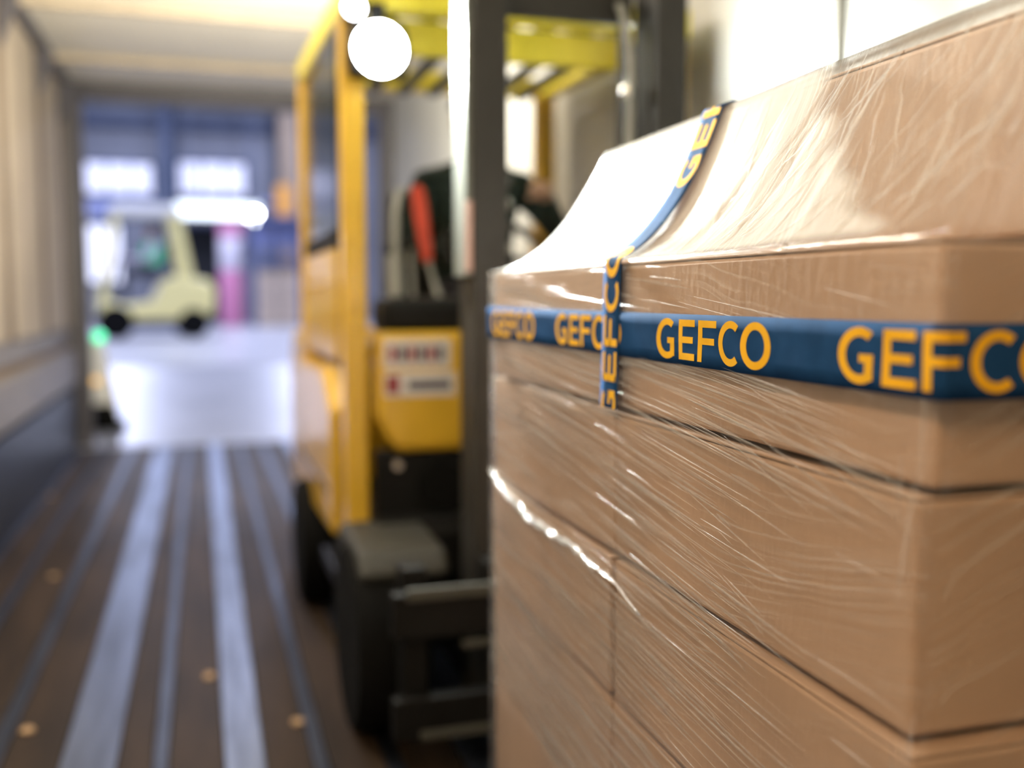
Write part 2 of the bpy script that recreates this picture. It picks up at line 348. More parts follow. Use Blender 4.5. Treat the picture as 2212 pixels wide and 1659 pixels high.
def bxt(name, label, cat, m, *a, group=None, bevel=.01): return tag(bx(name, m, None, *a, bevel=bevel), label, cat, group)
t = thing('steel_column', 'dark blue steel column standing between the lit windows', 'column', (-.76, 27.8, ZH))
bx('shaft', 'hall_steel', t, -.80, -.72, 27.66, 27.94, ZH+.03, 7.19); bx('flange', 'hall_steel', t, -.91, -.61, 27.62, 27.66, ZH+.03, 7.19); bx('flange', 'hall_steel', t, -.91, -.61, 27.94, 27.98, ZH+.03, 7.19)
bx('base_plate', 'hall_steel', t, -.98, -.54, 27.55, 28.04, ZH, ZH+.03)
t = thing('tan_column', 'brownish square column carrying the orange sign', 'column', (2.3, 27.2, ZH))
bx('shaft', 'tan_column', t, 2.06, 2.5, 27.0, 27.4, ZH+.25, 7.19, bevel=.02); bx('plinth', 'hall_steel', t, 1.99, 2.57, 26.93, 27.47, ZH, ZH+.25, bevel=.02)
t = thing('orange_sign', 'plain orange board hanging on the brownish column', 'sign', (2.14, 26.97, 3.1))
bx('board', 'sign_orange', t, 1.95, 2.32, 26.94, 26.97, 3.1, 4.05); bx('bracket', 'hall_steel', t, 2.1, 2.17, 26.965, 26.999, 3.3, 3.9)
t = thing('light_box', 'long glowing white light box hung above the dark doorway', 'light box', (.4, 27.4, 3.15))
bx('glowing_front', 'lightbox', t, -.55, 1.55, 27.28, 27.31, 3.20, 3.56); bx('casing', 'rail_grey', t, -.60, 1.60, 27.315, 27.5, 3.15, 3.61)
for x in (-.3, 1.3): bx('hanger', 'hall_steel', t, x-.02, x+.02, 27.4, 27.44, 3.61, 7.19)
t = thing('flood_lamp', 'round blazing flood lamp at the end of the light box', 'lamp', (1.37, 27.1, 3.24))
MB().lathe([(.02, .17), (.10, .16), (.17, .05), (.18, 0), (.165, 0)], (1.37, 27.05, 3.24), 'y').build('reflector', 'far_dark', t, smooth=True)
MB().lathe([(.0, -.02), (.12, -.012), (.16, .004)], (1.37, 27.05, 3.24), 'y').build('lens', 'flood_lens', t, smooth=True)
bx('arm', 'far_dark', t, 1.355, 1.385, 27.08, 27.12, 3.40, 7.195); bx('yoke', 'far_dark', t, 1.34, 1.40, 27.06, 27.2, 3.38, 3.42)
t = thing('doorway', 'black open doorway beside the pink and white pillar', 'doorway', (.1, 28.1, ZH))
bx('opening', 'doorway_black', t, -.35, .62, 28.12, 28.19, ZH+.001, 3.02, bevel=0)
for a in ((-.47, -.35, ZH+.001, 3.14), (.62, .74, ZH+.001, 3.14)): bx('jamb', 'hall_steel', t, a[0], a[1], 28.06, 28.19, a[2], a[3])
bx('lintel', 'hall_steel', t, -.47, .74, 28.05, 28.19, 3.02, 3.14)
t = thing('striped_pillar', 'pink and white banded pillar beside the black doorway', 'pillar', (.8, 25, ZH))
for z0, z1, m in ((ZH, 1.78, 'pillar_pink'), (1.785, 2.55, 'pillar_white'), (2.555, 2.9, 'pillar_pink')):
    MB().lathe([(.27, z0), (.28, z0+.02), (.28, z1-.02), (.27, z1)], (.72, 25, 0)).build('band', m, t, smooth=True)
t = thing('storage_rack', 'blue steel storage rack with narrow upright bars', 'rack', (1.9, 24.8, ZH))
for x in (1.2, 2.3):
    for y in (24.4, 25.2): bx('upright', 'rack_blue', t, x-.04, x+.04, y-.04, y+.04, ZH, 3.1)
for z in (1.95, 2.98):
    bx('shelf', 'rack_blue', t, 1.16, 2.34, 24.36, 25.24, z, z+.08)
for k in range(4): bx('bar', 'rack_blue', t, 1.38+k*.21, 1.42+k*.21, 24.37, 24.41, 2.03, 2.98)
for k in range(2):
    o = bx('back_sheet', 'rack_deck', t, 1.24+k*.55, 1.76+k*.5, 25.0, 25.06, 2.35, 2.95)
for k, (x, z) in enumerate(((1.22, ZH), (1.78, ZH), (1.22, ZH+.66), (1.78, ZH+.66))):
    zz = z+.001 if k < 2 else z+.003
    c = thing('large_carton', 'pale beige carton under the blue rack, %s, %s' % ('on the floor' if k < 2 else 'on top of another', 'beside the pink pillar' if k % 2 == 0 else 'beside the brownish column'), 'carton', (x+.26, 24.75, zz), 'cartons stored under the blue rack')
    bx('body', 'hall_carton', c, x, x+.52, 24.45, 25.05, zz, zz+.64); bx('tape', 'carton_tape', c, x+.23, x+.29, 24.44, 25.06, zz+.60, zz+.646, bevel=0)
for k, (hx, hy) in enumerate(HALL_LAMPS):
    t = thing('hall_lamp', 'long cold white tube lamp on the hall ceiling', 'lamp', (hx, hy, 7.19), 'tube lamps of the loading hall')
    bx('housing', 'rail_grey', t, hx-.28, hx+.28, hy-1.25, hy+1.25, 7.0, 7.19, bevel=.02)
    for d in (-.14, .14): MB().tube([(hx+d, hy-1.2, 6.95), (hx+d, hy+1.2, 6.95)], .035).build('tube', 'tube_lens', t, smooth=True)
# dock signal post beside the leveller
t = thing('signal_post', 'pale dock post with green and amber lamps on a black rubber foot', 'post', (-.80, 8.72, ZH*.0))
MB().prism([(-.87, .14), (-.66, .14), (-.70, .40), (-.77, .78), (-.87, .82)], 'y', 8.66, 8.78).build('post', 'far_white', t, .012)
MB().prism([(-.88, .085), (-.60, .085), (-.66, .138), (-.70, .28), (-.88, .28)], 'y', 8.60, 8.66).build('rubber_foot', 'rubber', t, .008)
MB().box(-.88, -.62, 8.60, 8.80, .07, .139).build('base', 'rubber', t, .008)
MB().lathe([(.0, -.03), (.03, -.025), (.042, 0)], (-.79, 8.655, .83), 'y').build('lamp', 'green_lens', t, smooth=True)
MB().lathe([(.0, -.03), (.02, -.022), (.03, 0)], (-.83, 8.655, .47), 'y').build('lamp', 'amber_lens', t, smooth=True)

# ------------------------------------------------------------------ pallet
X0, X1, YN, YP = .53, 1.33, .615, 1.82
PZ = .0685                                            # lifted a hand's width by the forks
t = thing('pallet', 'wooden pallet under the wrapped cartons, lifted on the forks', 'pallet', ((X0+X1)/2, (YN+YP)/2, PZ))
for x in (X0, X0+.35, X0+.70):
    bx('bottom_board', 'pallet_wood', t, x, x+.10, YN, YP, PZ, PZ+.022, bevel=.002)
    for y in (YN, YN+.53, YP-.145): bx('block', 'pallet_wood', t, x, x+.10, y, y+.145, PZ+.022, PZ+.1, bevel=.002)
for y in (YN, YN+.53, YP-.145): bx('stringer_board', 'pallet_wood', t, X0, X1, y, y+.145, PZ+.1, PZ+.122, bevel=.002)
for x, wd in ((X0, .145), (X0+.1765, .10), (X0+.3275, .145), (X0+.5235, .10), (X1-.145, .145)): bx('deck_board', 'pallet_wood', t, x, x+wd, YN, YP, PZ+.122, PZ+.144, bevel=.002)

# ------------------------------------------------------------------ cartons
TZ, CH = PZ+.144, .1975
def lean(y, z): return -.018*(YP-y)/1.205*min(1, max(0, (1.2-z)/.4))   # the lower layers stick out a little at the near end
def carton_proto():
    L_, W_, h = .598, .397, CH-.0065
    r = bpy.data.objects.new('carton', None); COL.objects.link(r); r.empty_display_size = .1
    MB().box(-W_/2, W_/2, -L_/2, L_/2, 0, h-.003).build('body', 'cardboard', r, .005, local=True)
    for s in (-1, 1): MB().box(min(s*.001, s*W_/2), max(s*.001, s*W_/2), -L_/2+.001, L_/2-.001, h-.0029, h).build('flap', 'cardboard', r, .001, local=True)
    MB().box(-.025, .025, -L_/2+.002, L_/2-.002, h+.0001, h+.0005).build('sealing_tape', 'carton_tape', r, 0, local=True)
    return r
proto = carton_proto(); first = [True]
def carton(cx, cy, z, rz, label, group):
    o = proto if first[0] else copy_tree(proto); first[0] = False
    o.location = (cx, cy, z+.0005); o.rotation_euler = (0, 0, rz)
    return tag(o, label, 'carton', group)
tiers = ['layer on the pallet', 'second layer up', 'third layer up', 'layer below the taped one', 'layer wrapped by blue tape']
jit = [(0, 0), (.0, 0), (-.004, -.012), (0, .004), (0, 0)]
for k in range(5):
    jx, jy = jit[k]
    for ex, xc in (('left row', X0+.20), ('right row', X0+.60)):
        for ey, yc in (('away from the forklift', YN+.3015), ('next to the forklift', YP-.3015)):
            gap = .004 if ey.startswith('away') else -.002
            carton(xc+jx+(.001 if ex[0] == 'l' else .002)+lean(yc, TZ+k*CH+.1), yc+jy*(1 if gap > 0 else .2)+(0 if gap > 0 else 0), TZ+k*CH, random.uniform(-.002, .002)-(.018/1.2*min(1, max(0, (1.2-TZ-k*CH-.1)/.4))),
                   'carton in the %s, %s, %s' % (tiers[k], 'aisle side' if ex[0] == 'l' else 'wall side', ey), 'cartons of the wrapped pallet load')
TOPZ = TZ+5*CH
carton(.665+.299, YN+.03+.1985, TOPZ, PI/2, 'brown carton on top of the load, set crosswise away from the forklift', 'cartons on top of the load')
carton(.683+.1985, 1.05+.299, TOPZ, -.04, 'brown carton on top of the load, set back by the blue tape', 'cartons on top of the load')

# ------------------------------------------------------------------ stretch film
FO = .0045
LX0, LX1, LY0, LY1 = X0-FO-.003, X1+FO+.008, YN-FO-.011, YP+FO
ZB, ZT, ZU = .125, TOPZ-.003, TOPZ+CH+.004
UP = [(.644, YN+.020), (.688, 1.655), (1.47, 1.655), (1.47, YN+.020)]          # upper ring corners: near-left, far-left, far-right, near-right
UP[2] = (1.29, 1.655); UP[3] = (1.29, YN+.020)
LOW = [(LX0, LY0), (LX0, LY1), (LX1, LY1), (LX1, LY0)]
seg = [(0, 1, 200), (1, 2, 60), (2, 3, 60), (3, 0, 110)]
cols = []                                                                     # (lower xy, upper xy, side, u)
for a, b, n in seg:
    for i in range(n):
        q = i/n
        cols.append((tuple(LOW[a][j]+(LOW[b][j]-LOW[a][j])*q for j in (0, 1)), tuple(UP[a][j]+(UP[b][j]-UP[a][j])*q for j in (0, 1)), a, q))
NC = len(cols)
NRM = {0: (-1, 0), 1: (0, 1), 2: (1, 0), 3: (0, -1)}
def ripple(a, b, c): return mnoise.noise(Vector((a, b, c)))
def film_uv(side, lx, ly, z):
    if side == 0: return (ly, z+.10*(ly-1.2)+.06*math.sin(ly*4.0+z*5))          # streaks sink towards the near end
    if side == 3: return (lx+3, z-.42*(lx-.53))
    return (lx+ly+6, z)
def lower_pt(c, z):
    (lx, ly), _, sd, q = c
    d = .0006*ripple(ly*9, z*30, lx*7)
    k = ((z-TZ)/CH) % 1.0
    seamin = -.0022*math.exp(-(min(k, 1-k)/.05)**2) if z > TZ else -.006*max(0, (TZ-z)/.1)
    r = min(q, 1-q); cor = 0 if r > .03 else -.002*(1-r/.03)
    nx, ny = NRM[sd]
    return (lx+nx*(d+seamin+cor)+(lean(ly, z) if sd in (0, 3) else 0), ly+ny*(d+seamin+cor), z)
def sag_exp(c):
    (lx, ly), _, sd, q = c
    if sd == 0: return 1.25+1.0*min(1, max(0, (q-.18)/.35))
    return 2.1 if sd == 1 else 1.4
def slope_pt(c, t_):
    (lx, ly), (ux, uy), sd, q = c
    e = sag_exp(c)
    z = ZT+(ZU-ZT)*(t_**e)
    amp = math.sin(PI*min(1, max(0, t_)))
    wob = (.008*ripple(lx*5+3, ly*16, t_*1.1)+.003*ripple(ly*45+lx*45, t_*2.0, 7)+.0012*ripple(ly*110+lx*110, t_*3.0, 11))*amp
    return (lx+(ux-lx)*t_, ly+(uy-ly)*t_, z+max(wob, -.011)+(.006*amp if sd == 0 else 0))
verts, uvs, faces = [], [], []
NZ, NS, NT = 138, 34, 6
for r in range(NZ):
    z = ZB+(ZT-ZB)*r/(NZ-1)
    for c in cols:
        verts.append(lower_pt(c, z)); uvs.append(film_uv(c[2], c[0][0], c[0][1], z))
for r in range(1, NS+1):
    t_ = r/NS
    for c in cols:
        p = slope_pt(c, t_); verts.append(p); uvs.append((p[2]*1.5+p[0]*.8+9+.25*c[0][1], c[0][1]*.8+c[0][0]*.8-.35*t_*.2))
ctr = (1.03, 1.12)
for r in range(1, NT+1):
    t_ = r/NT
    for c in cols:
        ux, uy = c[1]; fx, fy = ux+(ctr[0]-ux)*t_*.99, uy+(ctr[1]-uy)*t_*.99
        verts.append((fx, fy, ZU+.001+.002*ripple(fx*12, fy*12, 3)*math.sin(PI*t_))); uvs.append((fx+14, fy))
R = NZ+NS+NT
for r in range(R-1):
    for i in range(NC):
        j = (i+1) % NC; faces.append((r*NC+i, r*NC+j, (r+1)*NC+j, (r+1)*NC+i))
faces.append(tuple((R-1)*NC+i for i in range(NC)))
film = thing('stretch_film', 'clear glossy stretch film wrapped around the whole carton load', 'stretch film', ((X0+X1)/2, (YN+YP)/2, PZ+.06))
def uvmesh(name, verts, uvs, faces, m, parent, kind=None):
    off = wloc(parent); me = bpy.data.meshes.new(name)
    me.from_pydata([tuple(Vector(v)-off) for v in verts], [], faces)
    ul = me.uv_layers.new(name='film'); li = np.zeros(len(me.loops), dtype=np.int32); me.loops.foreach_get('vertex_index', li)
    ul.data.foreach_set('uv', np.array(uvs, dtype=np.float32)[li].ravel())
    for p in me.polygons: p.use_smooth = True
    me.materials.append(MT[m]); o = bpy.data.objects.new(name, me); COL.objects.link(o); o.parent = parent
    if kind: o['kind'] = kind
    return o
sheet = uvmesh('sheet', verts, uvs, faces, 'film', film)
la = sheet.data.attributes.new('layers', 'FLOAT', 'POINT'); lv = np.zeros(len(verts), dtype=np.float32)
for r in range(NZ, R):
    t_ = min(1, (r-NZ+1)/NS)
    for i, c in enumerate(cols):
        q = 1.0 if c[2] in (1, 2) else 0.12 if c[2] == 3 else min(1, max(.12, (c[0][1]-(.655+.31*t_+.03*ripple(t_*7, 3.3, c[0][1]*4)))/.05))  # whiter past the overlap edge, with lamp glare put into the haze
        lv[r*NC+i] = q*min(1, (r-NZ+1)/3)
la.data.foreach_set('value', lv)
# fine pulled creases in the film
cv, cu, cf = [], [], []
def sliver(pf, nf, n, wd, hh):
    """pf(t) -> point on the sheet, nf -> outward normal; a thin tapering ridge."""
    P = [Vector(pf(i/n)) for i in range(n+1)]; nr = Vector(nf); base = len(cv)
    for i, p in enumerate(P):
        d = (P[min(i+1, n)]-P[max(i-1, 0)]).normalized(); s = d.cross(nr).normalized()
        k = max(.06, math.sin(PI*(i/n)))**.8
        for a, b in ((-1, .0), (0.2, 1), (1, .0)):
            cv.append(tuple(p+s*a*wd*k+nr*(.0005+hh*b*k))); cu.append((i/n*.3+base*.01, a*wd*3+base*.003))
    for i in range(n):
        for a in (0, 1): cf.append((base+i*3+a, base+i*3+a+1, base+i*3+a+4, base+i*3+a+3))
for k in range(1350):                                   # side facing the aisle
    y = random.uniform(LY0+.05, LY1-.02); z = random.uniform(.42, ZT-.004); L_ = random.choice((.08, .14, .22, .32, .46))*random.uniform(.7, 1.2)
    if ripple(y*2.2, z*7, 5.5) < -.12 and random.random() < .8: continue
    up = (z-.95)/.25
    sl = -.085+.10*ripple(y*1.6, z*3.0, 2.2)+random.gauss(0, .014)
    if y < .95 and random.random() < .25: sl = -.30+.15*ripple(y*3, z*3, 9)+random.gauss(0, .03); L_ *= .55
    bend = random.uniform(-.005, .005)
    if y < .88 and z < .98 and random.random() < .7: continue
    ya, yb = min(LY1-.004, y+L_/2), max(LY0+.004, y-L_/2)
    def pf(t_, ya=ya, yb=yb, z=z, sl=sl, bend=bend, L_=L_):
        yy = ya+(yb-ya)*t_; zz = min(ZT-.002, z+sl*(ya-yy)+bend*L_*math.sin(PI*t_)); return (LX0-.0006+lean(yy, zz), yy, zz)
    sliver(pf, (-1, 0, 0), 7, random.choice((.0004, .0005, .0007, .001, .0014, .0022)), random.uniform(.0004, .0012))
for k in range(230):                                   # end away from the forklift
    x = random.uniform(LX0+.03, LX1-.05); z = random.uniform(.5, ZT-.02); L_ = random.uniform(.04, .22); sl = random.gauss(.38, .12)
    def pf(t_, x=x, z=z, sl=sl, L_=L_):
        xx = min(LX1-.01, max(LX0+.004, x-L_/2+L_*t_)); return (xx, LY0-.0006, min(ZT-.003, z+sl*L_*(t_-.5)))
    sliver(pf, (0, -1, 0), 6, random.choice((.0006, .001, .0016)), random.uniform(.0004, .001))
for k in range(8):                                    # film bridging the upright corner, its pale sheen set as milky slivers
    y = LY0+abs(random.gauss(.0, .022))+.003; z = random.uniform(.65, 1.12); L_ = random.uniform(.04, .16)
    def pf(t_, y=y, z=z, L_=L_, d=random.gauss(.05, .08)):
        zz = min(ZT-.003, z+L_*(.5-t_)); yy = max(LY0+.002, y+d*L_*(t_-.5)); return (LX0-.0006+lean(yy, zz), yy, zz)
    sliver(pf, (-1, 0, 0), 6, random.choice((.0008, .0014)), random.uniform(.0006, .0012))
c0 = [c for c in cols if c[2] == 0]
for k in range(200):                                   # sloping top
    i = random.randrange(4, len(c0)-4); di = random.gauss(-4, 5); a = random.uniform(0, .75); b = min(.98, a+random.uniform(.15, .5))
    def pf(t_, i=i, di=di, a=a, b=b):
        j = min(len(c0)-1, max(0, int(round(i+di*t_)))); return Vector(slope_pt(c0[j], a+(b-a)*t_))
    sliver(pf, (-.5, 0, .86), 7, random.choice((.0008, .0012, .002)), random.uniform(.0006, .0016))
uvmesh('creases', cv, cu, cf, 'crease', film, 'stuff')
# rolled film edge
pts = []
for i in range(46):
    q = i/45; y = 1.80-.70*q; z = .822-.066*q**.8-.012*math.sin(q*6); pts.append((LX0-.004-.0015*math.sin(q*19)+lean(y, z), y, z+.002*math.sin(q*31)))
vv = MB().tube(pts, [max(.0012, (.008+.0028*math.sin(i*1.7))*math.sin(PI*min(1, (i+3)/47))**.5*(1-.6*i/45)) for i in range(46)], 8)
uvmesh('rolled_edge', vv.v, [(p[1], p[2]*3) for p in vv.v], vv.f, 'film_fold', film)

# ------------------------------------------------------------------ printed tape
def letter_strips(ch):
    """strokes of one capital in a 1 x 1 cell, as quad strips [(outer pts, inner pts)]"""
    S = []
    def bar(x0, y0, x1, y1, n=5, horiz=True):
        if horiz: S.append(([(x0+(x1-x0)*i/n, y1) for i in range(n+1)], [(x0+(x1-x0)*i/n, y0) for i in range(n+1)]))
        else: S.append(([(x0, y0+(y1-y0)*i/n) for i in range(n+1)], [(x1, y0+(y1-y0)*i/n) for i in range(n+1)]))
    def arc(a0, a1, cx, cy, rx, ry, tx, ty, n=30):
        A = [math.radians(a0+(a1-a0)*i/n) for i in range(n+1)]
        S.append(([(cx+rx*math.cos(a), cy+ry*math.sin(a)) for a in A], [(cx+(rx-tx)*math.cos(a), cy+(ry-ty)*math.sin(a)) for a in A]))
    if ch == 'O': arc(0, 360, .5, .5, .5, .52, .20, .17)
    if ch == 'C': arc(52, 308, .56, .5, .54, .52, .20, .17)
    if ch == 'G':
        arc(54, 300, .56, .5, .54, .52, .20, .17); bar(.70, .06, .90, .52, horiz=False); bar(.56, .38, .90, .53)
    if ch == 'E':
        bar(.06, 0, .27, 1, 6, False); bar(.06, .83, .92, 1); bar(.06, .42, .84, .58); bar(.06, 0, .94, .17)
    if ch == 'F':
        bar(.06, 0, .27, 1, 6, False); bar(.06, .83, .94, 1); bar(.06, .42, .84, .58)
    return S
WORD = [('G', 0, .053), ('E', .057, .044), ('F', .103, .046), ('C', .150, .046), ('O', .196, .056)]
PERIOD, TW = .357, .057
def make_tape(name, label, fmap, a0, a1, first_word, nseg):
    """fmap(a, b, lift): a along the tape, b in 0..1 across it"""
    r = thing(name, label, 'tape', fmap((a0+a1)/2, 0, 0))
    m = MB()
    for i in range(nseg+1):
        a = a0+(a1-a0)*i/nseg
        for b in (0, .25, .5, .75, 1): m.v.append(tuple(fmap(a, b, .0)))
    for i in range(nseg):
        for k in range(4): m.f.append((i*5+k, (i+1)*5+k, (i+1)*5+k+1, i*5+k+1))
    o = m.build('band', 'tape_blue', r, smooth=True)
    so = o.modifiers.new('thickness', 'SOLIDIFY'); so.thickness = .0003; so.offset = 0
    wd = first_word
    while wd < a1:
        for ch, off, lw in WORD:
            s0 = wd+off
            if s0+lw*.9 < a0 or s0+lw*.1 > a1: continue
            lm = MB()
            for pa, pb in letter_strips(ch):
                base = len(lm.v); n = len(pa)
                for p, q in zip(pa, pb):
                    for (x, y) in (p, ((p[0]+q[0])/2, (p[1]+q[1])/2), q): lm.v.append(tuple(fmap(min(a1, max(a0, s0+x*lw)), .105+.79*y, .0006)))
                for i in range(n-1):
                    for k in (0, 1): lm.f.append((base+i*3+k, base+(i+1)*3+k, base+(i+1)*3+k+1, base+i*3+k+1))
            lm.build('letter_'+ch.lower(), 'tape_yellow', r)
        wd += PERIOD
    return r
ZTP = 1.0735
# the band round the load: starts round the far corner, runs along the aisle side and round the near corner
Rc = .006; XA, YA, YB = LX0-.0022, LY1+.0022, LY0-.0022
def band_map(a, b, lift):
    """a = 0 at the far corner of the aisle side, growing towards the near end"""
    z = ZTP+TW*b; wv = .0006*math.sin(a*60+b*5)*(1-b)
    if a < 0: return Vector((XA-a, YA+lift, z))
    Ls = YA-YB
    if a <= Ls: return Vector((XA-lift-wv+lean(YA-a, ZTP), YA-a, z))
    return Vector((XA+(a-Ls)+lean(YB, ZTP), YB-lift, z))
make_tape('printed_tape', 'blue packing tape with yellow lettering running level around the cartons', band_map, -.5, (YA-YB)+.72, (YA-1.081)-3*PERIOD, 260)
# the strip down the joint of the top layer, running up over the film
def strip_path():
    P = [Vector((XA-.0016+lean(1.22, 1.003+(ZT-.002-1.003)*i/14), 0, 1.003+(ZT-.002-1.003)*i/14)) for i in range(15)]
    ci = int(200*(1.22-LY0)/(LY1-LY0)); c = cols[ci]
    for i in range(0, 30):
        p = slope_pt(c, i/29*.995); prof = Vector((p[0], 0, p[2])); P.append(prof+Vector((-.005, 0, .009))*(.4+.6*math.sin(PI*i/29)))
    ux = P[-1].x
    P.append(Vector((ux+.012, 0, ZU+.006))); P.append(Vector((ux+.2, 0, ZU+.007))); P.append(Vector((ux+.42, 0, ZU+.007)))
    return P
SP = strip_path(); SD = [0]
for i in range(1, len(SP)): SD.append(SD[-1]+(SP[i]-SP[i-1]).length)
def strip_map(a, b, lift):
    a = min(max(a, 0), SD[-1]-1e-6); i = max(k for k in range(len(SD)-1) if SD[k] <= a); q = (a-SD[i])/(SD[i+1]-SD[i])
    p = SP[i].lerp(SP[i+1], q); d = (SP[i+1]-SP[i]).normalized(); n = Vector((-d.z, 0, d.x))
    return Vector((p.x, 1.248-TW*(1-b)+.0*a, p.z))+n*(lift+.0004)
make_tape('printed_tape', 'blue packing tape with yellow lettering running upright over the carton joint', strip_map, 0, SD[-1]-.002, -.024, 150)

# ------------------------------------------------------------------ people
def skin_body(name, nodes, edges, mats, parent):
    """nodes: {key: (pos, radius, material)}; grows one continuous body and gives each face the material of its nearest limb"""
    keys = list(nodes); idx = {k: i for i, k in enumerate(keys)}
    me = bpy.data.meshes.new(name); me.from_pydata([nodes[k][0] for k in keys], [(idx[a], idx[b]) for a, b in edges], [])
    o = bpy.data.objects.new(name, me); COL.objects.link(o)
    o.modifiers.new('skin', 'SKIN'); 
    for i, k in enumerate(keys):
        sv = me.skin_vertices[0].data[i]; r = nodes[k][1]
        sv.radius = (r, r) if not isinstance(r, tuple) else r; sv.use_root = (k == 'pelvis')
    sb = o.modifiers.new('sub', 'SUBSURF'); sb.levels = 2; sb.render_levels = 2
    dg = bpy.context.evaluated_depsgraph_get(); ev = o.evaluated_get(dg)
    m2 = bpy.data.meshes.new_from_object(ev); m2.name = name
    bpy.data.objects.remove(o)
    order = sorted(set(v[2] for v in nodes.values()))
    for k in order: m2.materials.append(MT[mats.get(k, k)])
    segs = []
    for a, b in edges:
        A, B_ = Vector(nodes[a][0]), Vector(nodes[b][0])
        ra = nodes[a][1] if not isinstance(nodes[a][1], tuple) else max(nodes[a][1]); rb = nodes[b][1] if not isinstance(nodes[b][1], tuple) else max(nodes[b][1])
        segs.append((A, B_, ra, rb, nodes[a][2], nodes[b][2]))
    for p in m2.polygons:
        c = p.center; best = None
        for A, B_, ra, rb, ma, mb in segs:
            d = B_-A; t_ = max(0, min(1, (c-A).dot(d)/max(1e-9, d.length_squared))); e = (c-(A+d*t_)).length-(ra+(rb-ra)*t_)
            if best is None or e < best[0]: best = (e, ma if t_ < .5 else mb)
        p.material_index = order.index(best[1]); p.use_smooth = True
    off = wloc(parent)*0
    ob = bpy.data.objects.new(name, m2); COL.objects.link(ob); ob.parent = parent
    return ob
def seated_person(label, loc, rz, jacket, legs, arm_l, arm_r, seat_z, group=None, vest=None):
    """local frame: faces -Y, hips at origin height seat_z"""
    root = thing('person', label, 'person', loc); root.rotation_euler = (0, 0, rz)
    z = seat_z; N_ = {}; E_ = []
    def nd(k, p, r, m, par=None):
        N_[k] = (p, r, m)
        if par: E_.append((par, k))
    J, T, S_ = 'jacket', 'legs', 'skinm'
    nd('pelvis', (0, 0, z+.11), (.15, .12), T); nd('waist', (0, .0, z+.24), (.145, .115), J, 'pelvis'); nd('chest', (0, -.005, z+.42), (.17, .125), J, 'waist')
    nd('upchest', (0, .0, z+.53), (.13, .10), J, 'chest'); nd('neck', (0, -.01, z+.60), .055, S_, 'upchest'); nd('skull0', (0, -.025, z+.675), (.068, .078), S_, 'neck'); nd('skull1', (0, -.02, z+.76), (.077, .092), S_, 'skull0'); nd('skull2', (0, -.015, z+.83), (.06, .07), S_, 'skull1')
    for s, k, arm in ((-1, 'r', arm_r), (1, 'l', arm_l)):
        nd('sh'+k, (s*.18, .0, z+.51), .068, J, 'upchest'); el, wr = Vector(arm[0])+Vector((0, 0, z)), Vector(arm[1])+Vector((0, 0, z))
        sh = Vector((s*.18, 0, z+.51))
        nd('ua'+k, tuple(sh.lerp(el, .5)+Vector((s*.012, 0, 0))), .058, J, 'sh'+k); nd('el'+k, tuple(el), .048, J, 'ua'+k); nd('fa'+k, tuple(el.lerp(wr, .5)), .042, J, 'el'+k); nd('wr'+k, tuple(wr), .032, J, 'fa'+k)
        d = (wr-el).normalized(); side = d.cross(Vector((0, 0, 1))).normalized(); up = side.cross(d)
        pm = wr+d*.055; nd('pm'+k, tuple(pm), (.03, .018), S_, 'wr'+k)
        for f, (o_, ln) in enumerate(((-.026, .062), (-.009, .074), (.009, .07), (.025, .054))):
            b0 = pm+d*.03+side*o_; b1 = b0+d*ln*.45-up*.008; b2 = b1+d*ln*.15-up*ln*.35; b3 = b2-d*ln*.2-up*ln*.2
            nd('f%d0%s' % (f, k), tuple(b0), .0095, S_, 'pm'+k); nd('f%d1%s' % (f, k), tuple(b1), .0088, S_, 'f%d0%s' % (f, k)); nd('f%d2%s' % (f, k), tuple(b2), .0082, S_, 'f%d1%s' % (f, k)); nd('f%d3%s' % (f, k), tuple(b3), .0072, S_, 'f%d2%s' % (f, k))
        th = wr+d*.03-side*s*.03*-1; nd('t0'+k, tuple(th-up*.012), .011, S_, 'pm'+k); nd('t1'+k, tuple(th+d*.03+side*s*.014-up*.028), .0095, S_, 't0'+k); nd('t2'+k, tuple(th+d*.05+side*s*.006-up*.042), .008, S_, 't1'+k)
        nd('hip'+k, (s*.10, -.06, z+.09), .088, T, 'pelvis'); nd('th'+k, (s*.13, -.26, z+.10), .078, T, 'hip'+k); nd('kn'+k, (s*.14, -.44, z+.08), .06, T, 'th'+k); nd('ca'+k, (s*.14, -.45, z-.12), .054, T, 'kn'+k); nd('an'+k, (s*.14, -.46, z-.335), .04, T, 'ca'+k)
        nd('he'+k, (s*.14, -.45, z-.385), .036, 'shoe', 'an'+k); nd('to'+k, (s*.15, -.61, z-.395), .032, 'shoe', 'he'+k)
    nd('nose', (0, -.115, z+.725), .013, S_, 'skull1')
    for s, k in ((-1, 'r'), (1, 'l')): nd('ear'+k, (s*.083, -.01, z+.735), .014, S_, 'skull1')
    body = skin_body('body', N_, E_, {'jacket': jacket, 'legs': legs, 'skinm': 'skin', 'shoe': 'shoe'}, root)
    def L(m, name, k, par=root, **kw): return m.build(name, k, par, local=True, **kw)
    for s in (-1, 1): L(MB().lathe([(.0, -.009), (.007, -.005), (.009, 0), (.006, .006)], (s*.032, -.097, z+.745), 'y', 12), 'eye', 'eye', smooth=True)
    L(MB().lathe([(0, -.004), (.02, 0), (.0, .004)], (0, -.097, z+.675), 'y', 12), 'mouth', 'lip', smooth=True)
    prof = [(.088*math.cos(a), .10*math.sin(a)) for a in [PI*.02+PI*.48*i/8 for i in range(9)]]; prof[-1] = (0, .10)
    L(MB().lathe(prof, (0, .012, z+.785), 'z', 20), 'hair', 'hair', smooth=True)
    if vest:
        L(MB().lathe([(.19, .2), (.205, .33), (.20, .45), (.15, .55), (.08, .585)], (0, 0, z), 'z', 24), 'vest', vest, smooth=True)
    return root

